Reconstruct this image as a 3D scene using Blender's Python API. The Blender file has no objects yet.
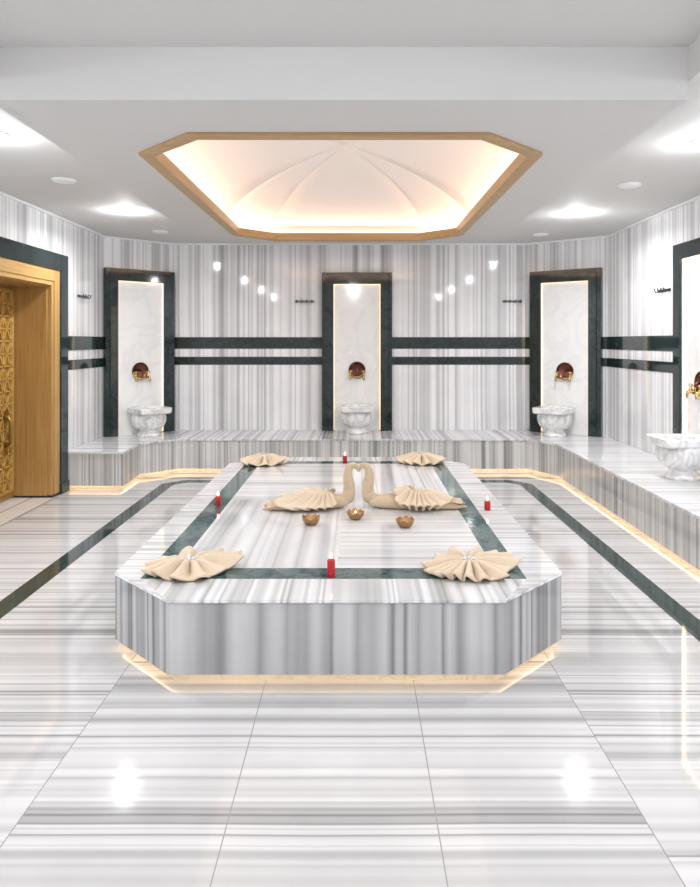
import bpy, bmesh, math, random
from mathutils import Vector, Matrix
C = bpy.context.scene.collection
R = math.radians
sc = bpy.context.scene
# ---------------------------------------------------------------- camera, world, exposure
cam = bpy.data.objects.new('camera', bpy.data.cameras.new('camera'))
C.objects.link(cam); sc.camera = cam
cam.location = (0, 0, 1.65); cam.rotation_euler = (R(90), 0, 0)
cam.data.sensor_fit = 'HORIZONTAL'; cam.data.sensor_width = 36
cam.data.lens = 680/700*36
cam.data.shift_x = -7/700; cam.data.shift_y = -101.5/700
cam.data.clip_start = .05
w = bpy.data.worlds.new('world'); sc.world = w; w.use_nodes = True
w.node_tree.nodes['Background'].inputs[0].default_value = (.9, .95, 1, 1)
w.node_tree.nodes['Background'].inputs[1].default_value = .3
sc.view_settings.view_transform = 'Standard'; sc.view_settings.look = 'None'
sc.view_settings.gamma = 1; sc.view_settings.use_curve_mapping = False
sc.view_settings.exposure = 0.56
sc.cycles.use_denoising = True
sc.cycles.max_bounces = 12; sc.cycles.diffuse_bounces = 8; sc.cycles.glossy_bounces = 4
sc.cycles.sample_clamp_indirect = 6; sc.cycles.caustics_reflective = False; sc.cycles.caustics_refractive = False
P_DOWN, P_LED, P_COVE = 15, 6.5, 6.5      # downlight watts, bench strip emission, cove strip emission
WHITE_L = (.965, .98, 1); WARM_L = (1, .72, .40)

# ---------------------------------------------------------------- materials
def base_mat(name):
    m = bpy.data.materials.new(name); m.use_nodes = True
    return m, m.node_tree.nodes, m.node_tree.links, m.node_tree.nodes['Principled BSDF']
def plain(name, col, rough=.5, metal=0, bump=0, bscale=200, spec=.5, sheen=0, var=.0, vscale=8):
    m, N, L, b = base_mat(name)
    b.inputs['Base Color'].default_value = (*col, 1); b.inputs['Roughness'].default_value = rough
    b.inputs['Metallic'].default_value = metal; b.inputs['Specular IOR Level'].default_value = spec
    if sheen: b.inputs['Sheen Weight'].default_value = sheen
    tc = N.new('ShaderNodeTexCoord')
    if var:
        n = N.new('ShaderNodeTexNoise'); n.inputs['Scale'].default_value = vscale; n.inputs['Detail'].default_value = 4
        L.new(tc.outputs['Object'], n.inputs['Vector'])
        r = N.new('ShaderNodeValToRGB')
        r.color_ramp.elements[0].color = (*[c*(1-var) for c in col], 1); r.color_ramp.elements[1].color = (*[min(1, c*(1+var)) for c in col], 1)
        r.color_ramp.elements[0].position = .3; r.color_ramp.elements[1].position = .7
        L.new(n.outputs['Fac'], r.inputs['Fac']); L.new(r.outputs['Color'], b.inputs['Base Color'])
    if bump:
        n = N.new('ShaderNodeTexNoise'); n.inputs['Scale'].default_value = bscale; n.inputs['Detail'].default_value = 3
        L.new(tc.outputs['Object'], n.inputs['Vector'])
        bp = N.new('ShaderNodeBump'); bp.inputs['Strength'].default_value = bump; bp.inputs['Distance'].default_value = .004
        L.new(n.outputs['Fac'], bp.inputs['Height']); L.new(bp.outputs['Normal'], b.inputs['Normal'])
    return m
def emit(name, col, s):
    m, N, L, b = base_mat(name)
    b.inputs['Base Color'].default_value = (*col, 1)
    b.inputs['Emission Color'].default_value = (*col, 1); b.inputs['Emission Strength'].default_value = s
    return m
def math_(N, op, a=None, b=None):
    n = N.new('ShaderNodeMath'); n.operation = op
    if a is not None: n.inputs[0].default_value = a
    if b is not None: n.inputs[1].default_value = b
    return n
_cache = {}
STOPS = [(.00, .80), (.30, .82), (.335, .50), (.36, .72), (.40, .84), (.425, .60), (.445, .80), (.475, .86), (.50, .66),
         (.512, .46), (.522, .80), (.55, .86), (.575, .58), (.60, .74), (.63, .86), (.655, .40), (.665, .78), (.70, .84), (.74, .60), (1, .7)]
def stripes(axis, seed=0.0, freq=1.5, rough=.06, tint=(.99, .99, 1.005), lo=0.0, joints=None, amt=1.0, wob=.03, lift=0.0):
    """Marmara marble: parallel grey veins; axis = direction in which the tone varies."""
    key = (axis, seed, freq, rough, tint, lo, joints, amt)
    if key in _cache: return _cache[key]
    m, N, L, b = base_mat('striped_marble'); _cache[key] = m
    b.inputs['Roughness'].default_value = rough
    g = N.new('ShaderNodeNewGeometry')
    d = N.new('ShaderNodeVectorMath'); d.operation = 'DOT_PRODUCT'; d.inputs[1].default_value = axis
    L.new(g.outputs['Position'], d.inputs[0])
    nd = N.new('ShaderNodeTexNoise'); nd.inputs['Scale'].default_value = .8; nd.inputs['Detail'].default_value = 2
    L.new(g.outputs['Position'], nd.inputs['Vector'])
    dm = math_(N, 'MULTIPLY', b=wob); L.new(nd.outputs['Fac'], dm.inputs[0])
    s = math_(N, 'ADD'); L.new(d.outputs['Value'], s.inputs[0]); L.new(dm.outputs[0], s.inputs[1])
    s2 = math_(N, 'ADD', b=seed*7.31+3.1); L.new(s.outputs[0], s2.inputs[0])
    sep = N.new('ShaderNodeSeparateXYZ'); L.new(g.outputs['Position'], sep.inputs[0])
    if joints:                     # (centre x, half width of the book-matched middle field, tile width)
        ax = math_(N, 'ADD', b=-joints[0]); L.new(sep.outputs['X'], ax.inputs[0])
        ab = math_(N, 'ABSOLUTE'); L.new(ax.outputs[0], ab.inputs[0])
        gt = math_(N, 'GREATER_THAN', b=joints[1]); L.new(ab.outputs[0], gt.inputs[0])
        off = math_(N, 'MULTIPLY', b=5.37); L.new(gt.outputs[0], off.inputs[0])
        s3 = math_(N, 'ADD'); L.new(s2.outputs[0], s3.inputs[0]); L.new(off.outputs[0], s3.inputs[1]); s2 = s3
    n1 = N.new('ShaderNodeTexNoise'); n1.noise_dimensions = '1D'; n1.inputs['Scale'].default_value = freq
    n1.inputs['Detail'].default_value = 3.5; n1.inputs['Roughness'].default_value = .62
    L.new(s2.outputs[0], n1.inputs['W'])
    r1 = N.new('ShaderNodeValToRGB'); cr = r1.color_ramp
    while len(cr.elements) < len(STOPS): cr.elements.new(.5)
    for e, (p, v) in zip(cr.elements, STOPS): e.position = p
    for e, (p, v) in zip(cr.elements, STOPS):
        if lift and v > .47: v = .84-(.84-v)*(1-lift)
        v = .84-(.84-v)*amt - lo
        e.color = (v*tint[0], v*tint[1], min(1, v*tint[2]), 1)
    L.new(n1.outputs['Fac'], r1.inputs['Fac'])
    n2 = N.new('ShaderNodeTexNoise'); n2.noise_dimensions = '1D'; n2.inputs['Scale'].default_value = freq*4.5
    n2.inputs['Detail'].default_value = 2; L.new(s2.outputs[0], n2.inputs['W'])
    r2 = N.new('ShaderNodeValToRGB'); c2 = r2.color_ramp
    while len(c2.elements) < 5: c2.elements.new(.5)
    for e, (p, v) in zip(c2.elements, [(.3, 1-.22*amt), (.42, 1), (.56, 1), (.66, 1-.16*amt), (.72, 1-.34*amt)]): e.position = p; e.color = (v, v, v, 1)
    L.new(n2.outputs['Fac'], r2.inputs['Fac'])
    mx = N.new('ShaderNodeMix'); mx.data_type = 'RGBA'; mx.blend_type = 'MULTIPLY'; mx.inputs['Factor'].default_value = 1
    L.new(r1.outputs['Color'], mx.inputs['A']); L.new(r2.outputs['Color'], mx.inputs['B'])
    # faint cloudy variation across the slab
    n3 = N.new('ShaderNodeTexNoise'); n3.inputs['Scale'].default_value = 2.5; n3.inputs['Detail'].default_value = 5
    L.new(g.outputs['Position'], n3.inputs['Vector'])
    r3 = N.new('ShaderNodeValToRGB'); r3.color_ramp.elements[0].position = .35; r3.color_ramp.elements[1].position = .65
    r3.color_ramp.elements[0].color = (.93, .93, .935, 1); r3.color_ramp.elements[1].color = (1, 1, 1, 1)
    L.new(n3.outputs['Fac'], r3.inputs['Fac'])
    m2 = N.new('ShaderNodeMix'); m2.data_type = 'RGBA'; m2.blend_type = 'MULTIPLY'; m2.inputs['Factor'].default_value = 1
    L.new(mx.outputs['Result'], m2.inputs['A']); L.new(r3.outputs['Color'], m2.inputs['B'])
    out = m2.outputs['Result']
    if joints:
        a2 = math_(N, 'ADD', b=joints[1]-joints[0]+joints[2]*20); L.new(sep.outputs['X'], a2.inputs[0])
        md = math_(N, 'PINGPONG', b=joints[2]/2); L.new(a2.outputs[0], md.inputs[0])
        lt = math_(N, 'LESS_THAN', b=.0022); L.new(md.outputs[0], lt.inputs[0])
        m3 = N.new('ShaderNodeMix'); m3.data_type = 'RGBA'; m3.inputs['B'].default_value = (.30, .29, .30, 1)
        ng = math_(N, 'LESS_THAN', b=joints[1]+.003); L.new(ab.outputs[0], ng.inputs[0]); an = math_(N, 'MULTIPLY'); L.new(ng.outputs[0], an.inputs[0]); L.new(lt.outputs[0], an.inputs[1]); L.new(an.outputs[0], m3.inputs['Factor']); L.new(out, m3.inputs['A']); out = m3.outputs['Result']
    L.new(out, b.inputs['Base Color'])
    return m
def verde(name='dark_green_marble', k=1.0, gr=(1, 1, 1)):
    m, N, L, b = base_mat(name); b.inputs['Roughness'].default_value = .07
    g = N.new('ShaderNodeNewGeometry')
    n = N.new('ShaderNodeTexNoise'); n.inputs['Scale'].default_value = 7; n.inputs['Detail'].default_value = 9
    n.inputs['Roughness'].default_value = .7; n.inputs['Distortion'].default_value = 1.2
    L.new(g.outputs['Position'], n.inputs['Vector'])
    r = N.new('ShaderNodeValToRGB'); cr = r.color_ramp
    for i in range(3): cr.elements.new(.5)
    for e, (p, c) in zip(cr.elements, [(.3, (.016, .022, .027)), (.45, (.030, .038, .044)), (.53, (.052, .066, .068)), (.6, (.024, .036, .038)), (.72, (.09, .105, .10))]):
        e.position = p; e.color = (*[x*k*q for x, q in zip(c, gr)], 1)
    L.new(n.outputs['Fac'], r.inputs['Fac']); L.new(r.outputs['Color'], b.inputs['Base Color'])
    return m
def veined(name, base, vein, scale=3, rough=.12, pos=(.47, .5, .53)):
    m, N, L, b = base_mat(name); b.inputs['Roughness'].default_value = rough
    tc = N.new('ShaderNodeTexCoord')
    n = N.new('ShaderNodeTexNoise'); n.inputs['Scale'].default_value = scale; n.inputs['Detail'].default_value = 6
    n.inputs['Distortion'].default_value = 1.5
    L.new(tc.outputs['Object'], n.inputs['Vector'])
    r = N.new('ShaderNodeValToRGB'); cr = r.color_ramp; cr.elements.new(.5); cr.elements.new(.6)
    for e, (p, c) in zip(cr.elements, [(pos[0]-.03, base), (pos[1], vein), (pos[2], base), (.8, [x*.94 for x in base])]):
        e.position = p; e.color = (*c, 1)
    L.new(n.outputs['Fac'], r.inputs['Fac']); L.new(r.outputs['Color'], b.inputs['Base Color'])
    return m
def wood(name, c1, c2, axis='Z', rough=.35):
    m, N, L, b = base_mat(name); b.inputs['Roughness'].default_value = rough
    g = N.new('ShaderNodeNewGeometry'); mp = N.new('ShaderNodeMapping')
    mp.inputs['Scale'].default_value = {'Z': (30, 30, 1.4), 'X': (1.4, 30, 30), 'Y': (30, 1.4, 30)}[axis]
    L.new(g.outputs['Position'], mp.inputs['Vector'])
    n = N.new('ShaderNodeTexNoise'); n.inputs['Scale'].default_value = 1; n.inputs['Detail'].default_value = 5; n.inputs['Distortion'].default_value = .6
    L.new(mp.outputs[0], n.inputs['Vector'])
    r = N.new('ShaderNodeValToRGB'); r.color_ramp.elements[0].position = .3; r.color_ramp.elements[1].position = .7
    r.color_ramp.elements[0].color = (*c1, 1); r.color_ramp.elements[1].color = (*c2, 1)
    L.new(n.outputs['Fac'], r.inputs['Fac']); L.new(r.outputs['Color'], b.inputs['Base Color'])
    return m
SX = (1, 0, 0); SY = (0, 1, 0); SD1 = (.707, .707, 0); SD2 = (.707, -.707, 0)
M = dict(
    paint=plain('white_ceiling_paint', (.64, .635, .625), .75, bump=.05, bscale=60),
    vault=plain('cream_vault_plaster', (.90, .88, .86), .7),
    verde=verde(k=.62, gr=(.9, 1.08, 1.0)), floor=stripes(SY, 2.0, 1.7, .055, joints=(-.085, 1.08, .72), tint=(1, .985, .985), amt=1.0, lo=.17, lift=.45),
    panel=veined('white_marble_panel', (.88, .88, .87), (.82, .82, .83), 1.6, .10, (.44, .5, .53)),
    basin=veined('veined_basin_marble', (.84, .84, .83), (.62, .63, .65), 4, .15, (.45, .5, .56)),
    plinth=veined('warm_lit_plinth_marble', (.80, .74, .64), (.70, .62, .50), 5, .35),  # plinth marble with the warm strip light put into its cream colour
    oak=wood('golden_oak', (.40, .225, .065), (.52, .32, .115)), oakx=wood('golden_oak_across', (.48, .28, .09), (.60, .38, .15), 'Y'),
    trimw=wood('ceiling_trim_oak', (.40, .25, .11), (.52, .34, .16), 'X', .4),
    copper=plain('aged_copper', (.20, .085, .065), .28, 1, bump=.3, bscale=60),
    brass=plain('polished_brass', (.62, .45, .18), .25, 1),
    bronze=plain('gold_bronze', (.44, .25, .12), .38, 1, bump=.3, bscale=120),
    chrome=plain('dark_chrome', (.16, .16, .17), .25, 1),
    towel=plain('beige_terry_cloth', (.65, .51, .355), .95, bump=.9, bscale=420, spec=.1, sheen=.3, var=.05, vscale=60),
    towel2=plain('light_beige_cotton', (.73, .60, .45), .95, bump=.6, bscale=420, spec=.1, sheen=.3, var=.04, vscale=60),
    wax=plain('red_wax', (.42, .008, .012), .35), waxw=plain('pale_wax', (.85, .8, .7), .5), wick=plain('black_wick', (.02, .02, .02), .9),
    flame=emit('candle_flame', (1, .70, .42), 7), rubber=plain('black_rubber', (.015, .015, .018), .5),
    led=emit('warm_led_strip', WARM_L, P_LED), led2=emit('platform_led_strip', WARM_L, P_LED*.55), cove=emit('warm_cove_strip', (1, .74, .56), P_COVE), nled=emit('warm_niche_strip', (1, .80, .55), .8), nled2=emit('bright_niche_strip', (1, .78, .48), 5),
    lens=emit('downlight_lens', WHITE_L, 60), white=plain('white_metal', (.82, .82, .82), .35), pearl=plain('pearl_beads', (.75, .72, .74), .2, .4),
)

# ---------------------------------------------------------------- helpers
def link(name, bm, mats, parent=None, smooth=False):
    me = bpy.data.meshes.new(name)
    bmesh.ops.recalc_face_normals(bm, faces=bm.faces[:]) if not bm.faces or not getattr(bm, 'keep', False) else None
    bm.to_mesh(me); bm.free()
    for m in (mats if isinstance(mats, (list, tuple)) else [mats]): me.materials.append(m)
    if smooth:
        for p in me.polygons: p.use_smooth = True
    o = bpy.data.objects.new(name, me); C.objects.link(o)
    if parent is not None: o.parent = parent
    return o
def empty(name, loc=(0, 0, 0), rz=0):
    o = bpy.data.objects.new(name, None); C.objects.link(o); o.location = loc; o.rotation_euler = (0, 0, rz)
    o.empty_display_size = .1
    return o
def tag(o, label, cat, group=None):
    o['label'] = label; o['category'] = cat
    if group: o['group'] = group
    return o
def structure(o): o['kind'] = 'structure'; return o
def box(bm, x0, x1, y0, y1, z0, z1, mi=0, mat=None):
    vs = [bm.verts.new(Vector((x, y, z)) if mat is None else mat @ Vector((x, y, z))) for x in (x0, x1) for y in (y0, y1) for z in (z0, z1)]
    for f in ((0, 1, 3, 2), (4, 6, 7, 5), (0, 4, 5, 1), (2, 3, 7, 6), (0, 2, 6, 4), (1, 5, 7, 3)):
        fc = bm.faces.new([vs[i] for i in f]); fc.material_index = mi
def prism(bm, pts, z0, z1, mi=0):
    a = [bm.verts.new((x, y, z0)) for x, y in pts]; b = [bm.verts.new((x, y, z1)) for x, y in pts]; n = len(pts)
    for vs in ([*reversed(a)], b): bm.faces.new(vs).material_index = mi
    for i in range(n): bm.faces.new((a[i], a[(i+1) % n], b[(i+1) % n], b[i])).material_index = mi
def lathe(bm, prof, n=32, cx=0, cy=0, z=0, rib=None, mi=0):
    """prof: list of (r, z); rib: function(angle, t) multiplying the radius"""
    rings = []
    for i, (r, h) in enumerate(prof):
        if r < 1e-5: rings.append([bm.verts.new((cx, cy, z+h))]); continue
        rings.append([bm.verts.new((cx+r*(rib(2*math.pi*k/n, i) if rib else 1)*math.cos(2*math.pi*k/n), cy+r*(rib(2*math.pi*k/n, i) if rib else 1)*math.sin(2*math.pi*k/n), z+h)) for k in range(n)])
    for a, b in zip(rings, rings[1:]):
        for k in range(n):
            q = [a[k % len(a)], a[(k+1) % n % len(a)], b[(k+1) % n % len(b)], b[k % len(b)]]
            q = list(dict.fromkeys(q))
            if len(q) > 2: bm.faces.new(q).material_index = mi
    return rings
def spline(pts, n=8):
    out = []; P = [Vector(p) for p in pts]; P = [P[0]*2-P[1]]+P+[P[-1]*2-P[-2]]
    for i in range(1, len(P)-2):
        for k in range(n):
            t = k/n; a, b, c, d = P[i-1:i+3]
            out.append(.5*((2*b)+(c-a)*t+(2*a-5*b+4*c-d)*t*t+(3*b-a-3*c+d)*t**3))
    out.append(P[-2]); return out
def tube(bm, pts, rad, seg=14, n=8, squash=1.0, spiral=0, cap=True, mi=0):
    """pts control points, rad radius per control point"""
    path = spline(pts, n) if n > 1 else [Vector(p) for p in pts]
    rs = [v.x for v in spline([(r, 0, 0) for r in rad], n)] if n > 1 else list(rad)
    up = Vector((0, 0, 1)); rings = []; prev = None
    for i, p in enumerate(path):
        t = (path[min(i+1, len(path)-1)]-path[max(i-1, 0)]).normalized()
        if prev is None:
            s = t.cross(up)
            if s.length < .1: s = t.cross(Vector((0, 1, 0)))
        else: s = prev - t*prev.dot(t)
        s.normalize(); prev = s; u = s.cross(t)
        ring = []
        for k in range(seg):
            a = 2*math.pi*k/seg
            r = rs[i]*(1+spiral*(.5*math.sin(3*a+i*.35)+.35*math.sin(5*a-i*.5)+.3*math.sin(i*1.1+a)))
            ring.append(bm.verts.new(p+s*math.cos(a)*r+u*math.sin(a)*r*squash))
        rings.append(ring)
    for a, b in zip(rings, rings[1:]):
        for k in range(seg): bm.faces.new((a[k], a[(k+1) % seg], b[(k+1) % seg], b[k])).material_index = mi
    if cap:
        bm.faces.new(list(reversed(rings[0]))).material_index = mi; bm.faces.new(rings[-1]).material_index = mi
    return rings
def solidify(o, t, off=1, bev=0, sub=0):
    m = o.modifiers.new('s', 'SOLIDIFY'); m.thickness = t; m.offset = off
    if sub: q = o.modifiers.new('u', 'SUBSURF'); q.levels = sub; q.render_levels = sub
def bevel(o, w, seg=2):
    m = o.modifiers.new('b', 'BEVEL'); m.width = w; m.segments = seg; m.limit_method = 'ANGLE'; m.angle_limit = R(40)

# ---------------------------------------------------------------- room shell
ZC, ZS, ZU = 3.016, 2.92, 3.20        # side ceiling, lowered soffit, raised ceiling near the camera
XL, XR, YB, YF = -3.26, 3.22, 9.43, -2.6
LC, LB = (XL, 8.76), (-2.54, YB)      # left chamfer
RB, RC = (2.33, YB), (XR, 8.75)       # right chamfer
bm = bmesh.new(); box(bm, -4.0, 3.5, YF-.2, 9.8, -.1, 0)
structure(link('floor', bm, M['floor']))
bm = bmesh.new(); box(bm, XL-.4, XL+.08, 6.06, 7.24, .0005, .004)
structure(link('trim_9', bm, stripes(SX, 5, 3.5, .1, (1, .97, .93))))
def wall(name, p, q, mat, zs=(0, 3.3), t=.15):
    p, q = Vector(p), Vector(q); d = (q-p).normalized(); n = Vector((d.y, -d.x))*t   # outward = right of p->q
    bm = bmesh.new(); prism(bm, [tuple(p), tuple(q), tuple(q+n), tuple(p+n)], *zs)
    return structure(link(name, bm, mat))
wall('wall_back', RB, LB, stripes(SX, 1.0, 1.1, amt=1.0, lo=-.08))
wall('wall_back_left', LB, LC, stripes(SD1, 2.3, 1.2, amt=1.0, lo=-.08))
wall('wall_back_right', RC, RB, stripes(SD2, 4.1, 1.2, amt=1.0, lo=-.08))
wall('wall_right', (XR, YF), RC, stripes(SY, 3.3, 1.3, amt=1.0, lo=-.08))
wall('wall_front', (XL-.15, YF), (XR+.15, YF), stripes(SX, 8.0, 1.9)) if 0 else None
bm = bmesh.new(); box(bm, XL-.15, XR+.15, YF-.15, YF, 0, 3.3); structure(link('wall_front', bm, stripes(SX, 8.0, 1.9)))
DY0, DY1, DZ = 5.94, 7.37, 2.42       # rough door opening
bm = bmesh.new(); box(bm, XL-.15, XL, DY1, LC[1], 0, 3.3); box(bm, XL-.15, XL, YF, DY0, 0, 3.3); box(bm, XL-.15, XL, DY0, DY1, DZ, 3.3)
structure(link('wall_left', bm, stripes(SY, 6.2, 1.3, amt=1.0, lo=-.08)))
# ceiling: side fields, raised field near the camera, lowered soffit with the octagonal opening
SXL, SXR, SY0, SY1 = -1.94, 1.737, 3.57, 8.55
def octa(x0, x1, y0, y1, c, g=0.0):
    x0 -= g; x1 += g; y0 -= g; y1 += g; c += g*(2-math.sqrt(2))
    return [(x0+c, y0), (x1-c, y0), (x1, y0+c), (x1, y1-c), (x1-c, y1), (x0+c, y1), (x0, y1-c), (x0, y0+c)]
OX0, OX1, OY0, OY1, OC = -1.43, 1.21, 4.15, 8.40, .42
bm = bmesh.new()
box(bm, XL-.2, SXL, YF-.1, 9.7, ZC, 3.5); box(bm, SXR, XR+.2, YF-.1, 9.7, ZC, 3.5); box(bm, SXL, SXR, SY1, 9.7, ZC, 3.5)
box(bm, SXL, SXR, YF-.1, SY0, ZU, 3.5)
O_ = octa(OX0, OX1, OY0, OY1, OC)
def face(pts, z): bm.faces.new([bm.verts.new((x, y, z)) for x, y in pts])
# soffit ring as solid prisms around the opening
for poly in ([(SXL, SY0), (SXR, SY0), (SXR, OY0+OC), O_[2], O_[1], O_[0], O_[7], (SXL, OY0+OC)],
             [(SXL, OY0+OC), O_[7], O_[6], (SXL, OY1-OC)], [O_[2], (SXR, OY0+OC), (SXR, OY1-OC), O_[3]],
             [(SXL, OY1-OC), O_[6], O_[5], O_[4], O_[3], (SXR, OY1-OC), (SXR, SY1), (SXL, SY1)]):
    prism(bm, poly, ZS, ZS+.06)
box(bm, SXL, SXR, SY0, SY0+.05, ZS+.06, 3.5); box(bm, SXL, SXR, SY1-.05, SY1, ZS+.06, 3.5)
box(bm, SXL, SXL+.05, SY0+.05, SY1-.05, ZS+.06, 3.5); box(bm, SXR-.05, SXR, SY0+.05, SY1-.05, ZS+.06, 3.5)
structure(link('ceiling', bm, M['paint']))
# domed vault over the opening, eight facets
bm = bmesh.new(); base = octa(OX0, OX1, OY0, OY1, OC, .16); cx, cy = (OX0+OX1)/2, (OY0+OY1)/2
for i in range(8):
    a, b = base[i], base[(i+1) % 8]; rows = []
    for k in range(25):
        t = math.cos(k/24*math.pi/2); z = ZS+.06+.03+.47*math.sin(k/24*math.pi/2)
        rows.append([bm.verts.new((cx+(a[0]+(b[0]-a[0])*u/6-cx)*t, cy+(a[1]+(b[1]-a[1])*u/6-cy)*t, z)) for u in range(7)] if k < 24 else [bm.verts.new((cx, cy, z))])
    base0 = [bm.verts.new((v.co.x, v.co.y, ZS+.06)) for v in rows[0]]
    for u in range(6): bm.faces.new((base0[u], base0[u+1], rows[0][u+1], rows[0][u]))
    for p, q in zip(rows, rows[1:]):
        for u in range(6):
            bm.faces.new((p[u], p[u+1], q[u+1], q[u]) if len(q) > 1 else (p[u], p[u+1], q[0]))
o = structure(link('ceiling_vault', bm, M['vault'], smooth=True)); solidify(o, .02, 0)
def ring(name, o1, o2, z0, z1, mat, parent=None):
    bm = bmesh.new(); n = len(o1)
    V = [[bm.verts.new((x, y, z)) for x, y in P] for P, z in ((o1, z0), (o2, z0), (o2, z1), (o1, z1))]
    for i in range(n):
        j = (i+1) % n
        for r in range(4): bm.faces.new((V[r][i], V[r][j], V[(r+1) % 4][j], V[(r+1) % 4][i]))
    return link(name, bm, mat, parent)
o = structure(ring('trim_1', octa(OX0, OX1, OY0, OY1, OC, .035), octa(OX0, OX1, OY0, OY1, OC, -.06), ZS-.022, ZS+.07, M['trimw'])); bevel(o, .008)
cl = ring('cove_light_strip', octa(OX0, OX1, OY0, OY1, OC, .12), octa(OX0, OX1, OY0, OY1, OC, .06), ZS+.062, ZS+.074, M['cove'])
tag(cl, 'warm light strip hidden in the cove of the octagonal ceiling opening', 'light strip')
# white shadow-gap cornice along the top of the walls
room = [(XL, YF), LC, LB, RB, RC, (XR, YF)]
room_in = [(XL+.03, YF), (XL+.03, LC[1]-.014), (LB[0]+.011, YB-.03), (RB[0]-.011, YB-.03), (XR-.03, RC[1]-.012), (XR-.03, YF)]
bm = bmesh.new()
for i in range(5): prism(bm, [room[i], room[i+1], room_in[i+1], room_in[i]], ZC-.022, ZC)
structure(link('trim_2', bm, M['white']))

# ---------------------------------------------------------------- dark marble bands on the walls
NW = .965                                        # niche width
def frame_mat(p, q):                             # matrix: local x along the wall, -y into the room, z up, origin at p
    p, q = Vector((*p, 0)), Vector((*q, 0)); d = (q-p).normalized()
    return Matrix.Translation(p) @ Matrix.Rotation(math.atan2(d.y, d.x), 4, 'Z')
bn = [3]
def band(p, q, a, b):
    mt = frame_mat(p, q)
    for z0, z1 in ((1.556, 1.717), (1.334, 1.445)):
        bm = bmesh.new(); box(bm, a, b, -.006, .0, z0, z1, mat=mt)
        structure(link('trim_%d' % bn[0], bm, M['verde'])); bn[0] += 1 if bn[0] != 8 else 2
N_L = LC, LB; N_B = LB, RB; N_R = RB, RC
band((XL, 7.56), (XL, 8.76), 0, 1.2)
band(LB, RB, 0, 2.54-NW/2); band(LB, RB, 2.54+NW/2, 4.87)
band((RB), (RC), 0, .10); band(RB, RC, 1.065, 1.119); band(RC, (XR, 6.75), 0, 2.0)

# ---------------------------------------------------------------- washing bench round three walls
BT = .43
front = [(-3.255, 7.562), (-2.60, 7.562), (-2.62, 8.20), (-2.25, 8.57), (2.14, 8.57), (2.40, 8.13), (2.40, -1.0)]
def offs(path, d):                                # shift a polyline to its left by d
    out = []; P = [Vector(p) for p in path]
    for i, p in enumerate(P):
        a = (P[i]-P[i-1]).normalized() if i else (P[1]-P[0]).normalized()
        b = (P[i+1]-P[i]).normalized() if i < len(P)-1 else a
        na, nb = Vector((-a.y, a.x)), Vector((-b.y, b.x)); m = (na+nb).normalized()
        out.append(tuple(p+m*d/max(.3, m.dot(na))))
    return out
bench = tag(empty('marble_bench', (0, 8.6, 0)), 'long striped grey marble bench running along the back and right walls', 'bench')
def local(o, par): o.parent = par; o.matrix_parent_inverse = Matrix.Translation(-Vector(par.location)); return o
f_out = offs(front, -.012)
wl = [(XL+.005, 7.562), (XL+.005, 8.755), (LB[0], YB-.005), (RB[0], YB-.005), (XR-.005, RC[1]), (XR-.005, -1)]
tops = [([f_out[0], f_out[1], f_out[2], f_out[3], wl[2], wl[1], wl[0]], stripes(SY, 9.0, 1.8, .08, amt=.9)),
        ([f_out[3], f_out[4], wl[3], wl[2]], stripes(SX, 1.6, 1.5, .08, amt=1)),
        ([f_out[4], f_out[5], f_out[6], wl[5], wl[4], wl[3]], stripes(SY, 4.4, 1.8, .08, amt=.75))]
bm = bmesh.new()
for i, (pl, mt) in enumerate(tops): prism(bm, [(x, y) for x, y in pl], BT-.022, BT, i)
bmesh.ops.remove_doubles(bm, verts=bm.verts[:], dist=1e-5)
o = local(link('bench_top', bm, [t[1] for t in tops]), bench)
f_in = offs(front, .03)
fm = [stripes(SX, 1.2, 1.5, .07, (1, 1, .985), .14), stripes(SY, 5.1, 1.5, .07, (1, 1, .98), .14), stripes(SD1, 1.8, 1.5, .07, (1, .99, .97), .10), stripes(SX, .4, 1.5, .07, (1, 1, .985), .14),
      stripes(SD2, 2.8, 1.5, .07, (1, .99, .97), .12), stripes(SY, 7.7, 1.5, .07, (1, .995, .97), .12)]
bm = bmesh.new()
for i in range(6): prism(bm, [front[i], front[i+1], f_in[i+1], f_in[i]], .05, BT-.022, i)
local(link('front_panel', bm, fm), bench)
p1, p2 = offs(front, .045), offs(front, .08)
bm = bmesh.new()
for i in range(6): prism(bm, [p1[i], p1[i+1], p2[i+1], p2[i]], 0, .055)
local(link('plinth', bm, M['plinth']), bench)
l1, l2 = offs(front, .0305), offs(front, .044)
bm = bmesh.new()
for i in range(6): prism(bm, [l1[i], l1[i+1], l2[i+1], l2[i]], .0555, .066)
local(link('light_strip', bm, M['led']), bench)

# ---------------------------------------------------------------- heated marble platform
PT = .41; PX0, PX1, PY0, PY1, PC = -1.30, 1.10, 3.27, 7.33, .39
plat = tag(empty('marble_platform', (-.1, 5.3, 0)), 'large octagonal striped marble platform in the middle of the floor', 'platform')
G = octa(PX0, PX1, PY0, PY1, PC)
bm = bmesh.new(); f1 = octa(PX0, PX1, PY0, PY1, PC, -.03)
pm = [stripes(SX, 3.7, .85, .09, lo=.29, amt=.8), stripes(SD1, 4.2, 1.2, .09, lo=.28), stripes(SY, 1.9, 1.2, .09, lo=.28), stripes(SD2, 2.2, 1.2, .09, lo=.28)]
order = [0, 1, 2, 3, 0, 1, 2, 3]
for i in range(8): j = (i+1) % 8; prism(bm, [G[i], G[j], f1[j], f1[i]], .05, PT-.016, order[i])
local(link('front_panel', bm, pm), plat)
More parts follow.
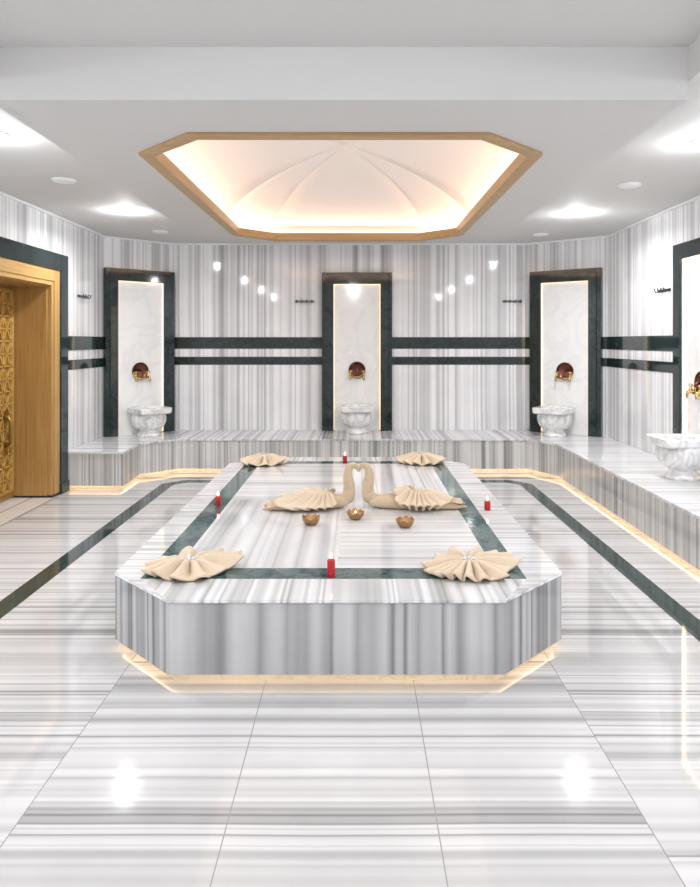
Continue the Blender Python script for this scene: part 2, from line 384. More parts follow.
# top: solid slab with a thin veneer of tiles cut round the dark inlay band
bm = bmesh.new(); prism(bm, octa(PX0, PX1, PY0, PY1, PC, .008), PT-.016, PT-.003)
o = local(link('slab', bm, stripes(SX, 3.7, 1.5, .09, lo=.04)), plat); bevel(o, .006, 3)
bx0, bx1, by0, by1 = -1.135, .89, 3.56, 7.07; ix0, ix1, iy0, iy1 = -.99, .75, 3.73, 6.93
g = octa(PX0, PX1, PY0, PY1, PC, .003)
T = [([g[0], g[1], (bx1, by0), (bx0, by0)], stripes(SX, 3.7, 1.5, .07, lo=.03, amt=.9)),
     ([g[1], g[2], g[3], g[4], (bx1, by1), (bx1, by0)], stripes(SY, 2.5, 2.2, .07, lo=.03, amt=.75)),
     ([g[5], g[6], g[7], g[0], (bx0, by0), (bx0, by1)], stripes(SY, 6.5, 2.2, .07, lo=.03, amt=.75)),
     ([g[4], g[5], (bx0, by1), (bx1, by1)], stripes(SX, 2.9, 1.8, .07, lo=-.02)),
     ([(ix0, iy0), (-.11, iy0), (-.11, 5.35), (ix0, 5.35)], stripes(SX, 5.4, 1.1, .07, lo=.04, amt=.65)),
     ([(-.11, iy0), (ix1, iy0), (ix1, 5.05), (-.11, 5.05)], stripes(SY, 8.4, 1.6, .07, lo=.04, amt=.7)),
     ([(ix0, 5.35), (-.11, 5.35), (-.11, iy1), (ix0, iy1)], stripes(SY, 3.9, 1.6, .07, lo=.04, amt=.6)),
     ([(-.11, 5.05), (ix1, 5.05), (ix1, iy1), (-.11, iy1)], stripes(SX, 7.4, 1.6, .07, lo=.04, amt=.7))]
bm = bmesh.new()
for i, (pl, mt) in enumerate(T): prism(bm, pl, PT-.003, PT, i)
local(link('top_tiles', bm, [t[1] for t in T]), plat)
rect = lambda x0, x1, y0, y1: [(x0, y0), (x1, y0), (x1, y1), (x0, y1)]
local(ring('inlay_band', rect(bx0, bx1, by0, by1), rect(ix0, ix1, iy0, iy1), PT-.003, PT, verde('inlay_green_marble_sheen', 2.3, (.92, 1.12, 1.04))), plat)  # dark green marble, colour lightened to stand in for grazing reflections
local(ring('plinth', octa(PX0, PX1, PY0, PY1, PC, -.05), octa(PX0, PX1, PY0, PY1, PC, -.09), 0, .055, M['plinth']), plat)
local(ring('light_strip', octa(PX0, PX1, PY0, PY1, PC, -.0305), octa(PX0, PX1, PY0, PY1, PC, -.048), .0555, .066, M['led2']), plat)

# dark band inlaid in the floor round the platform
fb = [(-2.27, YF), (-2.27, 7.90), (-2.05, 8.13), (1.81, 8.13), (2.03, 7.90), (2.03, YF)]
fi = offs(fb, -.145)
bm = bmesh.new()
for i in range(5): prism(bm, [fb[i], fb[i+1], fi[i+1], fi[i]], .0004, .0016)
structure(link('trim_8', bm, verde('floor_band_marble', 1.0, (.85, 1.12, .98))))

# ---------------------------------------------------------------- wall niches: dark frame, white panel, light strips
NH = 1.65+.957; FW = .16
def niche(name_label, p, q, mid):
    mt = frame_mat(p, q); a, b = mid-NW/2, mid+NW/2
    org = mt @ Vector((mid, 0, BT)); t = tag(empty('wall_niche', org), name_label, 'niche', None)
    bm = bmesh.new()
    for k, (dx, pr) in enumerate(((0, .085), (.055, .10))):   # stepped frame
        w_ = .055 if k == 0 else FW-.055
        box(bm, a+dx, a+dx+w_, -pr, -.001, BT+.001, NH-dx, mat=mt); box(bm, b-dx-w_, b-dx, -pr, -.001, BT+.001, NH-dx, mat=mt)
        box(bm, a+dx+w_, b-dx-w_, -pr, -.001, NH-dx-w_, NH-dx, mat=mt)
    o = local(link('frame', bm, M['verde']), t); bevel(o, .003, 1)
    # panel with a round hole
    bm = bmesh.new(); r = .112; zc = 1.262; x0, x1, z0, z1 = a+FW+.001, b-FW-.001, BT+.001, NH-FW-.001
    def V(x, y, z): return bm.verts.new(mt @ Vector((x, y, z)))
    n = 32; cir = [(mid+r*math.cos(2*math.pi*k/n), zc+r*math.sin(2*math.pi*k/n)) for k in range(n)]
    sq = []
    for k in range(n):
        c, s = math.cos(2*math.pi*k/n), math.sin(2*math.pi*k/n)
        h = min((x1-mid)/abs(c) if abs(c) > 1e-6 else 9, .3/abs(s) if abs(s) > 1e-6 else 9)
        sq.append((mid+c*h, zc+s*h))
    yf = -.045
    vc = [V(x, yf, z) for x, z in cir]; vq = [V(x, yf, z) for x, z in sq]; vb = [V(x, -.002, z) for x, z in cir]
    for k in range(n):
        j = (k+1) % n
        bm.faces.new((vc[k], vc[j], vq[j], vq[k])); bm.faces.new((vc[k], vb[k], vb[j], vc[j]))
    # corners of the square patch
    cs = [(x1, zc+.3), (x0, zc+.3), (x0, zc-.3), (x1, zc-.3)]
    for (cxx, czz) in cs:
        near = [k for k in range(n) if (sq[k][0]-mid)*(cxx-mid) > 0 and (sq[k][1]-zc)*(czz-zc) > 0]
        e1 = [k for k in near if abs(sq[k][0]-cxx) < 1e-6]; e2 = [k for k in near if abs(sq[k][1]-czz) < 1e-6]
        if e1 and e2:
            k1 = max(e1, key=lambda k: abs(sq[k][1]-zc)); k2 = max(e2, key=lambda k: abs(sq[k][0]-mid))
            if abs(sq[k1][1]-czz) > 1e-6 and abs(sq[k2][0]-cxx) > 1e-6: bm.faces.new((vq[k1], V(cxx, yf, czz), vq[k2]))
    for za, zb in ((z0, zc-.3), (zc+.3, z1)): bm.faces.new((V(x0, yf, za), V(x1, yf, za), V(x1, yf, zb), V(x0, yf, zb)))
    o = local(link('panel', bm, M['panel']), t)
    bm = bmesh.new()
    box(bm, a+FW+.0005, a+FW+.006, -.066, -.047, BT+.01, NH-FW-.003, mat=mt); box(bm, b-FW-.006, b-FW-.0005, -.066, -.047, BT+.01, NH-FW-.003, mat=mt)
    box(bm, a+FW+.006, b-FW-.006, -.066, -.047, NH-FW-.006, NH-FW-.0005, mat=mt)
    local(link('light_strip', bm, M['nled2'] if q[0] == XR and q != RC else M['nled']), t)
    # water outlet: recessed copper shell, brass lip and two taps
    f = tag(empty('water_outlet', mt @ Vector((mid, -.045, zc)), math.atan2((mt @ Vector((1, 0, 0)) - mt @ Vector((0, 0, 0))).y, (mt @ Vector((1, 0, 0)) - mt @ Vector((0, 0, 0))).x)),
            'x', 'tap', 'copper water outlets above the basins')
    bm = bmesh.new(); n = 28
    rows = []
    for i in range(9):
        an = i/8*math.pi/2; rr = .109*math.cos(an); dy = .040*math.sin(an)
        rows.append([bm.verts.new((rr*math.cos(2*math.pi*k/n), dy, rr*math.sin(2*math.pi*k/n))) for k in range(n)] if i < 8 else [bm.verts.new((0, dy, 0))])
    for i, (p_, q_) in enumerate(zip(rows, rows[1:])):
        for k in range(n): bm.faces.new((p_[k], p_[(k+1) % n], q_[(k+1) % n], q_[k]) if len(q_) > 1 else (p_[k], p_[(k+1) % n], q_[0]))
    link('shell', bm, M['copper'], f, True)
    bm = bmesh.new(); tube(bm, [(.112*math.cos(x), -.004, .112*math.sin(x)) for x in [math.pi*2*k/32 for k in range(33)]], [.007]*33, 8, 1)
    link('rim', bm, M['copper'], f, True)
    bm = bmesh.new(); pts = [(.108*math.cos(R(x)), -.03*math.sin(R((x-200)*180/140)), .108*math.sin(R(x))+.01) for x in range(200, 341, 14)]
    tube(bm, pts, [.016]*len(pts), 10, 3, 1); box(bm, -.075, .075, -.05, .0, -.098, -.085)
    link('lip', bm, M['brass'], f, True)
    bm = bmesh.new(); tube(bm, [(0, .03, .01), (0, -.02, .012), (0, -.05, .0), (0, -.06, -.03)], [.012, .014, .013, .011], 10, 5)
    link('spout', bm, M['copper'], f, True)
    for s in (-1, 1):
        bm = bmesh.new()
        tube(bm, [(s*.075, .0, -.075), (s*.085, -.045, -.075), (s*.090, -.080, -.080), (s*.094, -.090, -.11), (s*.096, -.090, -.135)], [.016, .017, .016, .014, .012], 10, 5)
        lathe(bm, [(0, .0), (.017, .0), (.017, .02), (.008, .03), (.008, .045), (.02, .05), (.02, .06), (0, .066)], 14, s*.087, -.055, -.072)
        tp = link('tap', bm, M['brass'], f, True)
        bm = bmesh.new(); tube(bm, [(s*.087-.026, -.055, -.013), (s*.087, -.055, -.007), (s*.087+.026, -.055, -.013)], [.007, .008, .007], 8, 4)
        link('tap_handle', bm, M['brass'], tp, True)
    return t, f
lblN = ['tall white marble niche with dark green frame nearest the wooden door, left back corner', 'tall white marble niche with dark frame in the centre of the back wall',
        'tall white marble niche with dark green frame in the angled right back corner', 'tall glowing white marble niche cut off by the right edge of the photo']
lblW = ['round copper outlet with brass taps in the niche nearest the wooden door', 'round dark copper outlet with brass taps in the centre niche of the back wall',
        'round copper outlet with brass taps in the angled right back corner niche', 'round copper outlet with brass taps at the right edge of the photo']
lblB = ['carved marble basin on the bench in the niche nearest the wooden door', 'carved marble basin on the bench in front of the centre back niche',
        'carved marble basin on the bench in the angled right back corner', 'largest looking carved marble basin at the right edge of the photo']
LL = (Vector(LB)-Vector(LC)).length
spots = [(LC, LB, LL-NW/2-.03), (LB, RB, 2.54), (RB, RC, .10+NW/2), (RC, (XR, 5), 2.48)]
def make_basin():
    t = empty('wash_basin')
    bm = bmesh.new(); n = 96
    rib = lambda a, i: 1-(.075*(1-abs(math.sin(7*a))**.6) if 6 <= i <= 13 else 0)
    lathe(bm, [(0, 0), (.140, 0), (.145, .012), (.140, .026), (.122, .042), (.110, .060), (.112, .078), (.150, .088), (.182, .108), (.203, .140), (.213, .175), (.213, .21), (.208, .24), (.203, .252), (.203, .262)], n, rib=rib)
    link('bowl', bm, M['basin'], t, True)
    bm = bmesh.new(); n = 48; hw = .208
    def sqr(k, h):
        a = 2*math.pi*(k+.5)/n; c, s = math.cos(a), math.sin(a); q = h/max(abs(c), abs(s))
        q = min(q, h*1.30)                      # slightly clipped corners
        return c*q, s*q
    rg = []
    for kind, h, z in (('q', hw-.012, .256), ('q', hw, .268), ('q', hw, .315), ('q', hw-.006, .323), ('c', .158, .323), ('c', .150, .312), ('c', .142, .27), ('c', .11, .22), ('c', .05, .195), ('c', .001, .19)):
        rg.append([bm.verts.new((*(sqr(k, h) if kind == 'q' else (h*math.cos(2*math.pi*(k+.5)/n), h*math.sin(2*math.pi*(k+.5)/n))), z)) for k in range(n)])
    for p_, q_ in zip(rg, rg[1:]):
        for k in range(n): bm.faces.new((p_[k], p_[(k+1) % n], q_[(k+1) % n], q_[k]))
    for v in bm.verts:                          # the rim plate reaches a little further to the front
        if v.co.z > .25 and max(abs(v.co.x), abs(v.co.y)) > .19 and v.co.y < 0: v.co.y -= .035
    o = link('rim', bm, M['basin'], t); bevel(o, .003, 2)
    return t
basin0 = make_basin()
def copy_tree(o, parent=None):
    c = o.copy(); C.objects.link(c)
    if parent is not None: c.parent = parent
    for ch in list(o.children): copy_tree(ch, c)
    return c
for i, (p, q, mid) in enumerate(spots):
    t, f = niche(lblN[i], p, q, mid); t['group'] = 'marble wall niches'; f['label'] = lblW[i]
    b = basin0 if i == 0 else copy_tree(basin0)
    mt = frame_mat(p, q); b.scale = (1.04, 1.04, 1.15); b.location = mt @ Vector((mid+(0, 0, -.045, .17)[i], -.30, BT)); b.rotation_euler = (0, 0, f.rotation_euler.z)
    tag(b, lblB[i], 'basin', 'carved marble wash basins')

# ---------------------------------------------------------------- hook rails
def hook_rail(p, q, mid, z, label):
    mt = frame_mat(p, q); d = (Vector(q)-Vector(p)).normalized()
    t = tag(empty('hook_rail', mt @ Vector((mid, 0, z)), math.atan2(d.y, d.x)), label, 'hook rail', 'towel hook rails')
    bm = bmesh.new(); box(bm, -.135, .135, -.012, -.001, -.014, .014); o = link('rail', bm, M['chrome'], t); bevel(o, .004)
    for k in range(4):
        x = -.105+k*.07; bm = bmesh.new()
        tube(bm, [(x, -.01, .004), (x, -.03, 0), (x, -.045, -.02), (x, -.06, -.012), (x, -.066, .008)], [.006]*5, 8, 4)
        lathe(bm, [(0, -.009), (.008, -.005), (.010, .002), (.006, .009), (0, .011)], 10, x, -.066, .012)
        link('hook', bm, M['chrome'], t, True)
hook_rail(LB, RB, 2.54-.73, 2.212, 'small dark metal hook rail left of the centre niche')
hook_rail(LB, RB, 2.54+2.15, 2.212, 'small dark metal hook rail on the back wall beside the angled right niche')
hook_rail(RC, (XR, 5), 8.75-7.10, 2.19, 'small dark metal hook rail beside the glowing niche on the right wall')
hook_rail((XL, 7), LC, 8.05-7, 2.19, 'small dark metal hook rail between the wooden door and left niche')

# ---------------------------------------------------------------- door
door = tag(empty('wooden_door', (XL, 6.65, 0)), 'golden oak door with triangular lattice leaf in a deep dark marble frame', 'door')
FX = XL+.055
bm = bmesh.new()                                  # dark marble surround
for y0, y1 in ((7.37, 7.55), (5.76, 5.94)): box(bm, XL-.0, FX, y0, y1, 0, 2.60)
box(bm, XL, FX, 5.94, 7.37, 2.42, 2.60)
for y0, y1 in ((7.362, 7.558), (5.752, 5.948)): box(bm, XL, FX+.012, y0, y1, 0, .12)
o = local(link('marble_surround', bm, M['verde']), door); bevel(o, .004)
CX = XL+.04
bm = bmesh.new()
for y0, y1 in ((7.20, 7.37), (5.94, 6.11)): box(bm, XL-.02, CX-.012, y0, y1, .026, 2.42)
for y0, y1 in ((7.245, 7.37), (5.94, 6.065)): box(bm, CX-.012, CX, y0, y1, .026, 2.42)
o = local(link('casing', bm, M['oak']), door); bevel(o, .004)
bm = bmesh.new(); box(bm, XL-.02, CX-.012, 6.11, 7.20, 2.25, 2.42); box(bm, CX-.012, CX, 6.065, 7.245, 2.295, 2.42)
o = local(link('casing_head', bm, M['oakx']), door); bevel(o, .004)
bm = bmesh.new()
box(bm, XL-.40, XL-.02, 7.185, 7.37, .026, 2.42); box(bm, XL-.40, XL-.02, 5.94, 6.125, .026, 2.42); box(bm, XL-.40, XL-.02, 6.125, 7.185, 2.24, 2.42)
local(link('lining', bm, M['oak']), door)
bm = bmesh.new(); box(bm, XL-.40, CX, 7.19, 7.36, 0, .026); box(bm, XL-.40, CX, 5.95, 6.12, 0, .026)
local(link('base_strip', bm, M['rubber']), door)
LX = XL-.36
bm = bmesh.new(); box(bm, LX-.04, LX, 6.13, 7.18, .02, 2.235)
leaf = local(link('leaf', bm, wood('dark_oak_leaf', (.26, .13, .03), (.36, .19, .05))), door)
bm = bmesh.new()                                  # raised triangular lattice
def bar(p, q, w_=.016, t_=.018):
    p, q = Vector(p), Vector(q); d = q-p; n = Vector((-d.y, d.x)).normalized()*w_/2
    vs = [(p+n), (q+n), (q-n), (p-n)]
    a = [bm.verts.new((LX+.0005, v.x, v.y)) for v in vs]; b = [bm.verts.new((LX+t_, v.x, v.y)) for v in vs]
    bm.faces.new(a); bm.faces.new(b)
    for i in range(4): bm.faces.new((a[i], a[(i+1) % 4], b[(i+1) % 4], b[i]))
s = .15; hgt = s*math.sqrt(3)/2; y0_, y1_, z0_, z1_ = 6.18, 7.13, .10, 2.18
def clip_bar(p, q):
    p, q = Vector(p), Vector(q); t0, t1 = 0, 1
    for ax, lo, hi in ((0, y0_, y1_), (1, z0_, z1_)):
        d = q[ax]-p[ax]
        if abs(d) < 1e-9:
            if not lo <= p[ax] <= hi: return
            continue
        a, b = (lo-p[ax])/d, (hi-p[ax])/d
        if a > b: a, b = b, a
        t0, t1 = max(t0, a), min(t1, b)
    if t1-t0 > 1e-3: bar(p+(q-p)*t0, p+(q-p)*t1)
k = 0; z = z0_
while z <= z1_+.001: clip_bar((y0_, z), (y1_, z)); z += hgt
for k in range(-14, 22):
    y = y0_+k*s; H = z1_-z0_; dx = H/math.sqrt(3)
    clip_bar((y, z0_), (y+dx, z1_)); clip_bar((y, z0_), (y-dx, z1_))
for k in range(0, 7):
    clip_bar((y0_+k*s, z0_), (y0_+k*s, z1_))
for y in (y0_, y1_): bar((y, z0_-.01), (y, z1_+.01), .03, .013)
for z in (z0_, z1_): bar((y0_, z), (y1_, z), .03, .013)
lt = link('lattice', bm, wood('gold_oak_lattice', (.46, .27, .07), (.56, .35, .10)), leaf); 
bm = bmesh.new(); yh = 6.97
tube(bm, [(LX+.02, yh, .56), (LX+.065, yh, .60), (LX+.07, yh, .72), (LX+.065, yh, .84), (LX+.02, yh, .88)], [.013, .016, .021, .016, .013], 10, 6)
box(bm, LX+.010, LX+.022, yh-.04, yh+.04, .49, .62); box(bm, LX+.010, LX+.022, yh-.04, yh+.04, .82, .95)
link('handle', bm, plain('old_brass', (.42, .26, .08), .35, 1), leaf, False)

# ---------------------------------------------------------------- ceiling lights
def make_downlight():
    t = empty('recessed_downlight')
    bm = bmesh.new(); lathe(bm, [(.062, .0), (.062, -.004), (.075, -.010), (.092, -.008), (.095, .0)], 32); link('ring', bm, M['white'], t, True)
    bm = bmesh.new(); lathe(bm, [(.062, -.004), (.056, -.014), (.035, -.020), (0, -.022)], 24); link('lens', bm, M['lens'], t, True)
    L_ = bpy.data.lights.new('lamp', 'AREA'); L_.shape = 'DISK'; L_.size = .11; L_.energy = P_DOWN; L_.color = WHITE_L; L_.spread = R(160)
    lo = bpy.data.objects.new('lamp', L_); C.objects.link(lo); lo.location = (0, 0, -.026); lo.parent = t
    P_ = bpy.data.lights.new('added_fill', 'POINT'); P_.shadow_soft_size = .03; P_.energy = 8; P_.color = WHITE_L  # added point light under the lens, spreads a halo on the ceiling
    po = bpy.data.objects.new('added_fill', P_); C.objects.link(po); po.location = (0, 0, -.075); po.parent = t
    return t
dl = make_downlight()
AREA_LAMP = [c for c in dl.children if c.type == 'LIGHT' and c.data.type == 'AREA'][0].data
STRONG = AREA_LAMP.copy(); STRONG.energy = P_DOWN*1.35
seen = {(-2.42, 7.10): 'lit round downlight in the left ceiling nearest the left back niche', (2.33, 7.22): 'lit round downlight in the right ceiling nearest the right back corner',
        (-2.38, 4.45): 'lit round downlight at the left edge of the photo', (2.36, 4.60): 'lit round downlight at the right edge of the photo'}
i = 0
for x, y in [(-2.42, 7.10), (2.33, 7.22), (-2.38, 4.45), (2.36, 4.60), (-2.4, 1.8), (2.36, 1.9), (-2.4, -.8), (2.36, -.8)]:
    o = dl if i == 7 else copy_tree(dl); i += 1; o.location = (x, y, ZC)
    if y > 6: [c for c in o.children if c.type == 'LIGHT' and c.data.type == 'AREA'][0].data = STRONG
    tag(o, seen.get((x, y), 'round downlight in the %s ceiling %s the camera, outside the picture' % ('left' if x < 0 else 'right', 'beside' if y > 0 else 'behind')), 'ceiling light', 'recessed ceiling downlights')
bright = AREA_LAMP.copy(); bright.spread = R(180); bright.energy = P_DOWN*.5
FACE_FILL = [c for c in dl.children if c.type == 'LIGHT' and c.data.type == 'POINT'][0].data.copy(); FACE_FILL.energy = 22  # stronger added point light to brighten the front face of the soffit
for x, y in [(-.1, 1.2), (-.1, -1.2)]:  # two added lights out of view, put in to light the soffit face
    o = copy_tree(dl); o.location = (x, y, ZU); [c for c in o.children if c.type == 'LIGHT' and c.data.type == 'AREA'][0].data = bright; [c for c in o.children if c.type == 'LIGHT' and c.data.type == 'POINT'][0].data = FACE_FILL; tag(o, 'added unseen fill light in the raised ceiling %s the camera' % ('in front of' if y > 0 else 'behind'), 'ceiling light', 'recessed ceiling downlights')
bm = bmesh.new(); lathe(bm, [(.0, -.022), (.06, -.021), (.085, -.016), (.095, -.006), (.098, 0)], 32)
sp = link('ceiling_disc', bm, M['white'], None, True)  # plain unlit round ceiling fixture, use left open
for k, (x, y, l) in enumerate([(-2.47, 5.73, 'flat unlit white disc on the left ceiling, the nearer one'), (2.37, 5.9, 'flat unlit white disc on the right ceiling, the nearer one'),
                  (-2.43, 8.40, 'flat unlit white disc on the ceiling near the left back corner'), (2.33, 8.62, 'flat unlit white disc on the ceiling near the right back corner')]):
    o = sp if k == 0 else sp.copy()
    if k: C.objects.link(o)
    o.location = (x, y, ZC); tag(o, l, 'ceiling disc', 'unlit ceiling discs')

# ---------------------------------------------------------------- towels folded as fans
def fan_towel(x, y, rz, label, seed, petals, h=.04):
    """petals: (direction in degrees, reach, ridge height, half width in degrees) of every fold lying round the gathered middle"""
    rnd = random.Random(seed); t = tag(empty('fan_towel', (x, y, PT), rz), label, 'towel', 'fan folded towels at the platform corners')
    n = 336; m_ = 18; ph = rnd.random()*6; bm = bmesh.new(); grid = []
    P = sorted(petals); nP = len(P)
    def prof(deg):
        """interpolated reach and fold height at an angle: ridge at each petal direction, valley half way to the next"""
        best = None
        for i in range(nP):
            a0 = P[i][0]; a1 = P[(i+1) % nP][0] + (360 if i == nP-1 else 0)
            d = deg if deg >= P[0][0] else deg+360
            if a0 <= d <= a1:
                f = (d-a0)/max(1e-6, a1-a0)
                wv = .5+.5*math.cos(2*math.pi*f)
                ln = P[i][1]*(1-f)+P[(i+1) % nP][1]*f; hh = P[i][2]*(1-f)+P[(i+1) % nP][2]*f
                gap = a1-a0
                return ln*(1-(.10+.004*gap)*(1-wv)), hh, wv
        return P[0][1], P[0][2], 1
    for i in range(m_+1):
        u = i/m_; row = []
        for k in range(n):
            a = 360*k/n; ln, hh, wv = prof(a); ln *= .93
            curl = .018*math.sin(R(a)*3+ph)*u
            rr = .012+u*ln
            sh = wv**1.3
            z = .004 + h*(1-u)**1.9*(.30+.70*sh) + hh*.80*sh*min(1, u*3.2)*(1-.32*u**2)
            lean = 5.5*math.sin(R(a)*2+ph)*u*sh
            row.append(bm.verts.new((rr*math.cos(R(a+lean)), rr*math.sin(R(a+lean)), z+max(0, curl)*sh)))
        grid.append(row)
    for p_, q_ in zip(grid, grid[1:]):
        for k in range(n): bm.faces.new((p_[k], p_[(k+1) % n], q_[(k+1) % n], q_[k]))
    o = link('cloth', bm, M['towel2'], t, True); solidify(o, .009, 1)
    bm = bmesh.new()
    for k in range(9):
        a = 2*math.pi*k/8; r_ = .026 if k < 8 else 0
        mm = Matrix.Translation((r_*math.cos(a), r_*math.sin(a)*.8, h+.022+(.005 if k == 8 else 0)))
        bmesh.ops.create_uvsphere(bm, u_segments=10, v_segments=8, radius=.008, matrix=mm)
    link('brooch', bm, M['pearl'], t, True)
    bm = bmesh.new(); lathe(bm, [(0, -.02), (.022, -.02), (.030, .004), (.030, .012), (.018, .018), (0, .019)], 20, 0, 0, h+.004); link('knot', bm, M['towel2'], t, True)
    return t
def petals(*spec): return list(spec)
fan_towel(-.91, 3.71, 0, 'beige fan towel on the left front corner of the platform', 3,
          petals((8, .30, .055), (38, .33, .05), (70, .30, .045), (110, .26, .05), (150, .22, .04), (178, .25, .06), (205, .27, .06), (236, .26, .065), (268, .26, .06), (300, .27, .06), (332, .24, .05)))
fan_towel(.61, 3.70, 0, 'beige fan towel on the right front corner of the platform', 8,
          petals((3, .31, .05), (24, .30, .065), (48, .30, .055), (75, .30, .06), (105, .28, .05), (140, .22, .04), (172, .27, .05), (196, .28, .04), (212, .27, .045), (228, .26, .05), (244, .25, .055), (262, .25, .06), (284, .25, .06), (312, .27, .055), (340, .22, .03)))
fan_towel(-.94, 6.93, 0, 'beige fan towel on the left back corner of the platform', 5,
          petals((5, .27, .07), (45, .26, .06), (95, .27, .05), (140, .26, .07), (175, .26, .06), (200, .26, .04), (218, .27, .05), (240, .25, .06), (275, .24, .05), (320, .27, .08)), h=.075)
fan_towel(.66, 6.98, 0, 'beige fan towel on the right back corner of the platform', 12,
          petals((4, .27, .06), (30, .27, .07), (75, .25, .06), (125, .27, .06), (165, .27, .08), (190, .28, .06), (225, .26, .05), (250, .24, .07), (285, .25, .06), (318, .25, .07), (340, .25, .05)), h=.075)

# ---------------------------------------------------------------- towel swans
def swan(sgn, label, seed, length, wing_x, wing, tail_y):
    t = tag(empty('towel_swan', (.012+sgn*.004, 5.10, PT+.004)), label, 'towel', 'towel swans forming a heart'); rnd = random.Random(seed)
    X = lambda x: sgn*x
    bm = bmesh.new()
    tube(bm, [(X(.30), -.0, .042), (X(.20), 0, .044), (X(.125), 0, .048), (X(.075), 0, .085), (X(.064), 0, .14), (X(.074), 0, .20), (X(.076), 0, .25), (X(.062), 0, .295), (X(.032), 0, .312), (X(.008), 0, .290), (X(.003), 0, .262)],
         [.040, .043, .047, .049, .044, .039, .034, .028, .022, .014, .004], 18, 7, spiral=.10)
    link('neck', bm, M['towel'], t, True)
    for s in (-1, 1):
        bm = bmesh.new()
        tube(bm, [(X(.08), s*.030, .046), (X(.16), s*.042, .046), (X(.32), s*.055, .045), (X(.46), s*.065, .036), (X(length-.12), s*.075+tail_y*.5, .026), (X(length), s*.05+tail_y, .012)],
             [.020, .042, .043, .036, .024, .008], 16, 7, spiral=.11)
        link('body_roll', bm, M['towel'], t, True)
    # pleated wing cloth gathered on the back and draped over the rolls
    bm = bmesh.new(); m_ = 18; n = 300; rows = []; W = wing; a0, a1 = W[0][0], W[-1][0]
    for i in range(m_+1):
        u = i/m_; row = []
        for k in range(n+1):
            deg = a0+(a1-a0)*k/n; q = max(j for j in range(len(W)) if W[j][0] <= deg+1e-6); q = min(q, len(W)-2)
            f_ = (deg-W[q][0])/(W[q+1][0]-W[q][0]); wv = (.5+.5*math.cos(2*math.pi*f_))
            ln = W[q][1]*(1-f_)+W[q+1][1]*f_
            rr = .012+u*ln*(1-.22*(1-wv)*u)
            a = R(deg)+.10*math.sin(2*math.pi*f_)*u
            px, py = rr*math.cos(a), rr*math.sin(a)-.01
            ax = abs(wing_x+px); dr = max(0, 1-max(0, ax-.40)/.42)      # rolls get thinner towards the tail
            zz = .004+.092*dr/(1+(abs(py)/.098)**6)*(1-.1*u) + (.036 if sgn < 0 else .060)*wv**1.2*min(1, u*2.5)*(1-.15*u) + .004
            row.append(bm.verts.new((X(wing_x+px), py, zz)))
        rows.append(row)
    for p_, q_ in zip(rows, rows[1:]):
        for k in range(n): bm.faces.new((p_[k], p_[k+1], q_[k+1], q_[k]))
    o = link('wing', bm, M['towel2'], t, True); solidify(o, .008, 0)
    # loose flared tail
    bm = bmesh.new(); rows = []
    for i in range(13):
        u = i/12; row = []
        for k in range(41):
            v = k/40; wd = .05+.07*u
            row.append(bm.verts.new((X(length-.26+u*.24-.05*abs(v-.5)), tail_y*u+(v-.5)*2*wd, .010+.05*(1-u*.55)*(.45+.55*math.cos(v*9.5+seed))*(1-.2*u)+.022)))
        rows.append(row)
    for p_, q_ in zip(rows, rows[1:]):
        for k in range(40): bm.faces.new((p_[k], p_[k+1], q_[k+1], q_[k]))
    o = link('tail', bm, M['towel'], t, True); solidify(o, .006, 0)
swan(-1, 'beige towel swan with its tail to the left, left half of the heart', 2, .70, .24, [(-128, .13), (-100, .16), (-78, .17), (-58, .20), (-42, .26), (-28, .34), (-14, .38), (2, .33), (22, .24), (50, .15), (90, .12), (130, .10)], -.06)
swan(1, 'beige towel swan with its tail to the right, right half of the heart', 6, .80, .44, [(-190, .15), (-168, .18), (-146, .20), (-126, .19), (-108, .18), (-90, .19), (-72, .18), (-54, .20), (-34, .23), (-12, .25), (10, .22), (35, .17), (70, .13), (110, .12), (150, .13)], .0)

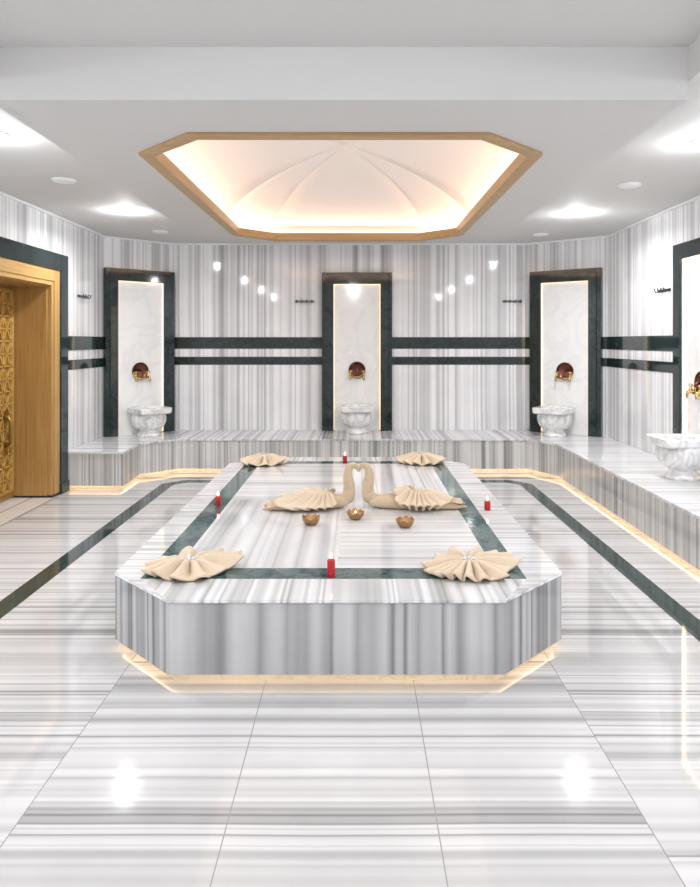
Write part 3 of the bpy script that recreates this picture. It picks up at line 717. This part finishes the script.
# ---------------------------------------------------------------- candle cups and candles
def make_cup():
    t = empty('candle_cup'); bm = bmesh.new(); n = 80
    prof = [(0, 0), (.030, 0), (.036, .004), (.048, .020), (.056, .036), (.060, .050), (.0615, .062)]
    rg = lathe(bm, prof, n)
    for r_, (rr, h) in zip(rg[2:], prof[2:]):
        for k, v in enumerate(r_):
            c = abs(math.sin(4*2*math.pi*k/n)); v.co.z *= .74+.26*c; v.co.x *= .93+.07*c; v.co.y *= .93+.07*c
    o = link('cup', bm, M['bronze'], t, True); solidify(o, .004, 0)
    bm = bmesh.new(); lathe(bm, [(0, .005), (.024, .005), (.024, .030), (.0, .030)], 24); link('tealight', bm, M['waxw'], t)
    return t
cup0 = make_cup()
cups = [(-.313, 4.62, 'gold lotus candle cup left of the other two cups', None), (-.010, 4.76, 'gold lotus candle cup under the heart, in the middle of three', 1), (.322, 4.56, 'gold lotus candle cup right of the other two cups', 1)]
for k, (x, y, l, c) in enumerate(cups):
    o = cup0 if k == 0 else copy_tree(cup0); o.location = (x, y, PT); o.rotation_euler.z = k*.5; tag(o, l, 'candle holder', 'gold candle cups')
    if k == 1:
        bm = bmesh.new(); lathe(bm, [(0, .031), (.004, .036), (.0055, .044), (.003, .054), (0, .062)], 12); link('flame', bm, M['flame'], o, True)
def make_candle(x, y, h, r, label):
    t = tag(empty('red_candle', (x, y, PT)), label, 'candle', 'red pillar candles on the platform')
    bm = bmesh.new(); lathe(bm, [(0, 0), (r*.97, 0), (r, .003), (r, h-.003), (r*.9, h), (r*.55, h-.004), (0, h-.006)], 28); link('wax', bm, M['wax'], t, True)
    bm = bmesh.new(); tube(bm, [(0, 0, h-.006), (.001, 0, h+.004), (.002, 0, h+.010)], [.0014]*3, 6, 2); link('wick', bm, M['wick'], t)
    bm = bmesh.new(); lathe(bm, [(0, h+.004), (.005, h+.009), (.0075, h+.014), (.007, h+.022), (.003, h+.032), (0, h+.037)], 14); link('flame', bm, M['flame'], t, True)
make_candle(-.137, 3.60, .088, .021, 'red candle on the front dark band, nearest to the camera')
make_candle(-1.057, 5.17, .066, .022, 'red candle on the dark band of the left platform side')
make_candle(.963, 5.02, .066, .022, 'red candle on the white right border of the platform')
make_candle(-.125, 7.02, .066, .022, 'red candle at the far edge behind the towel heart')
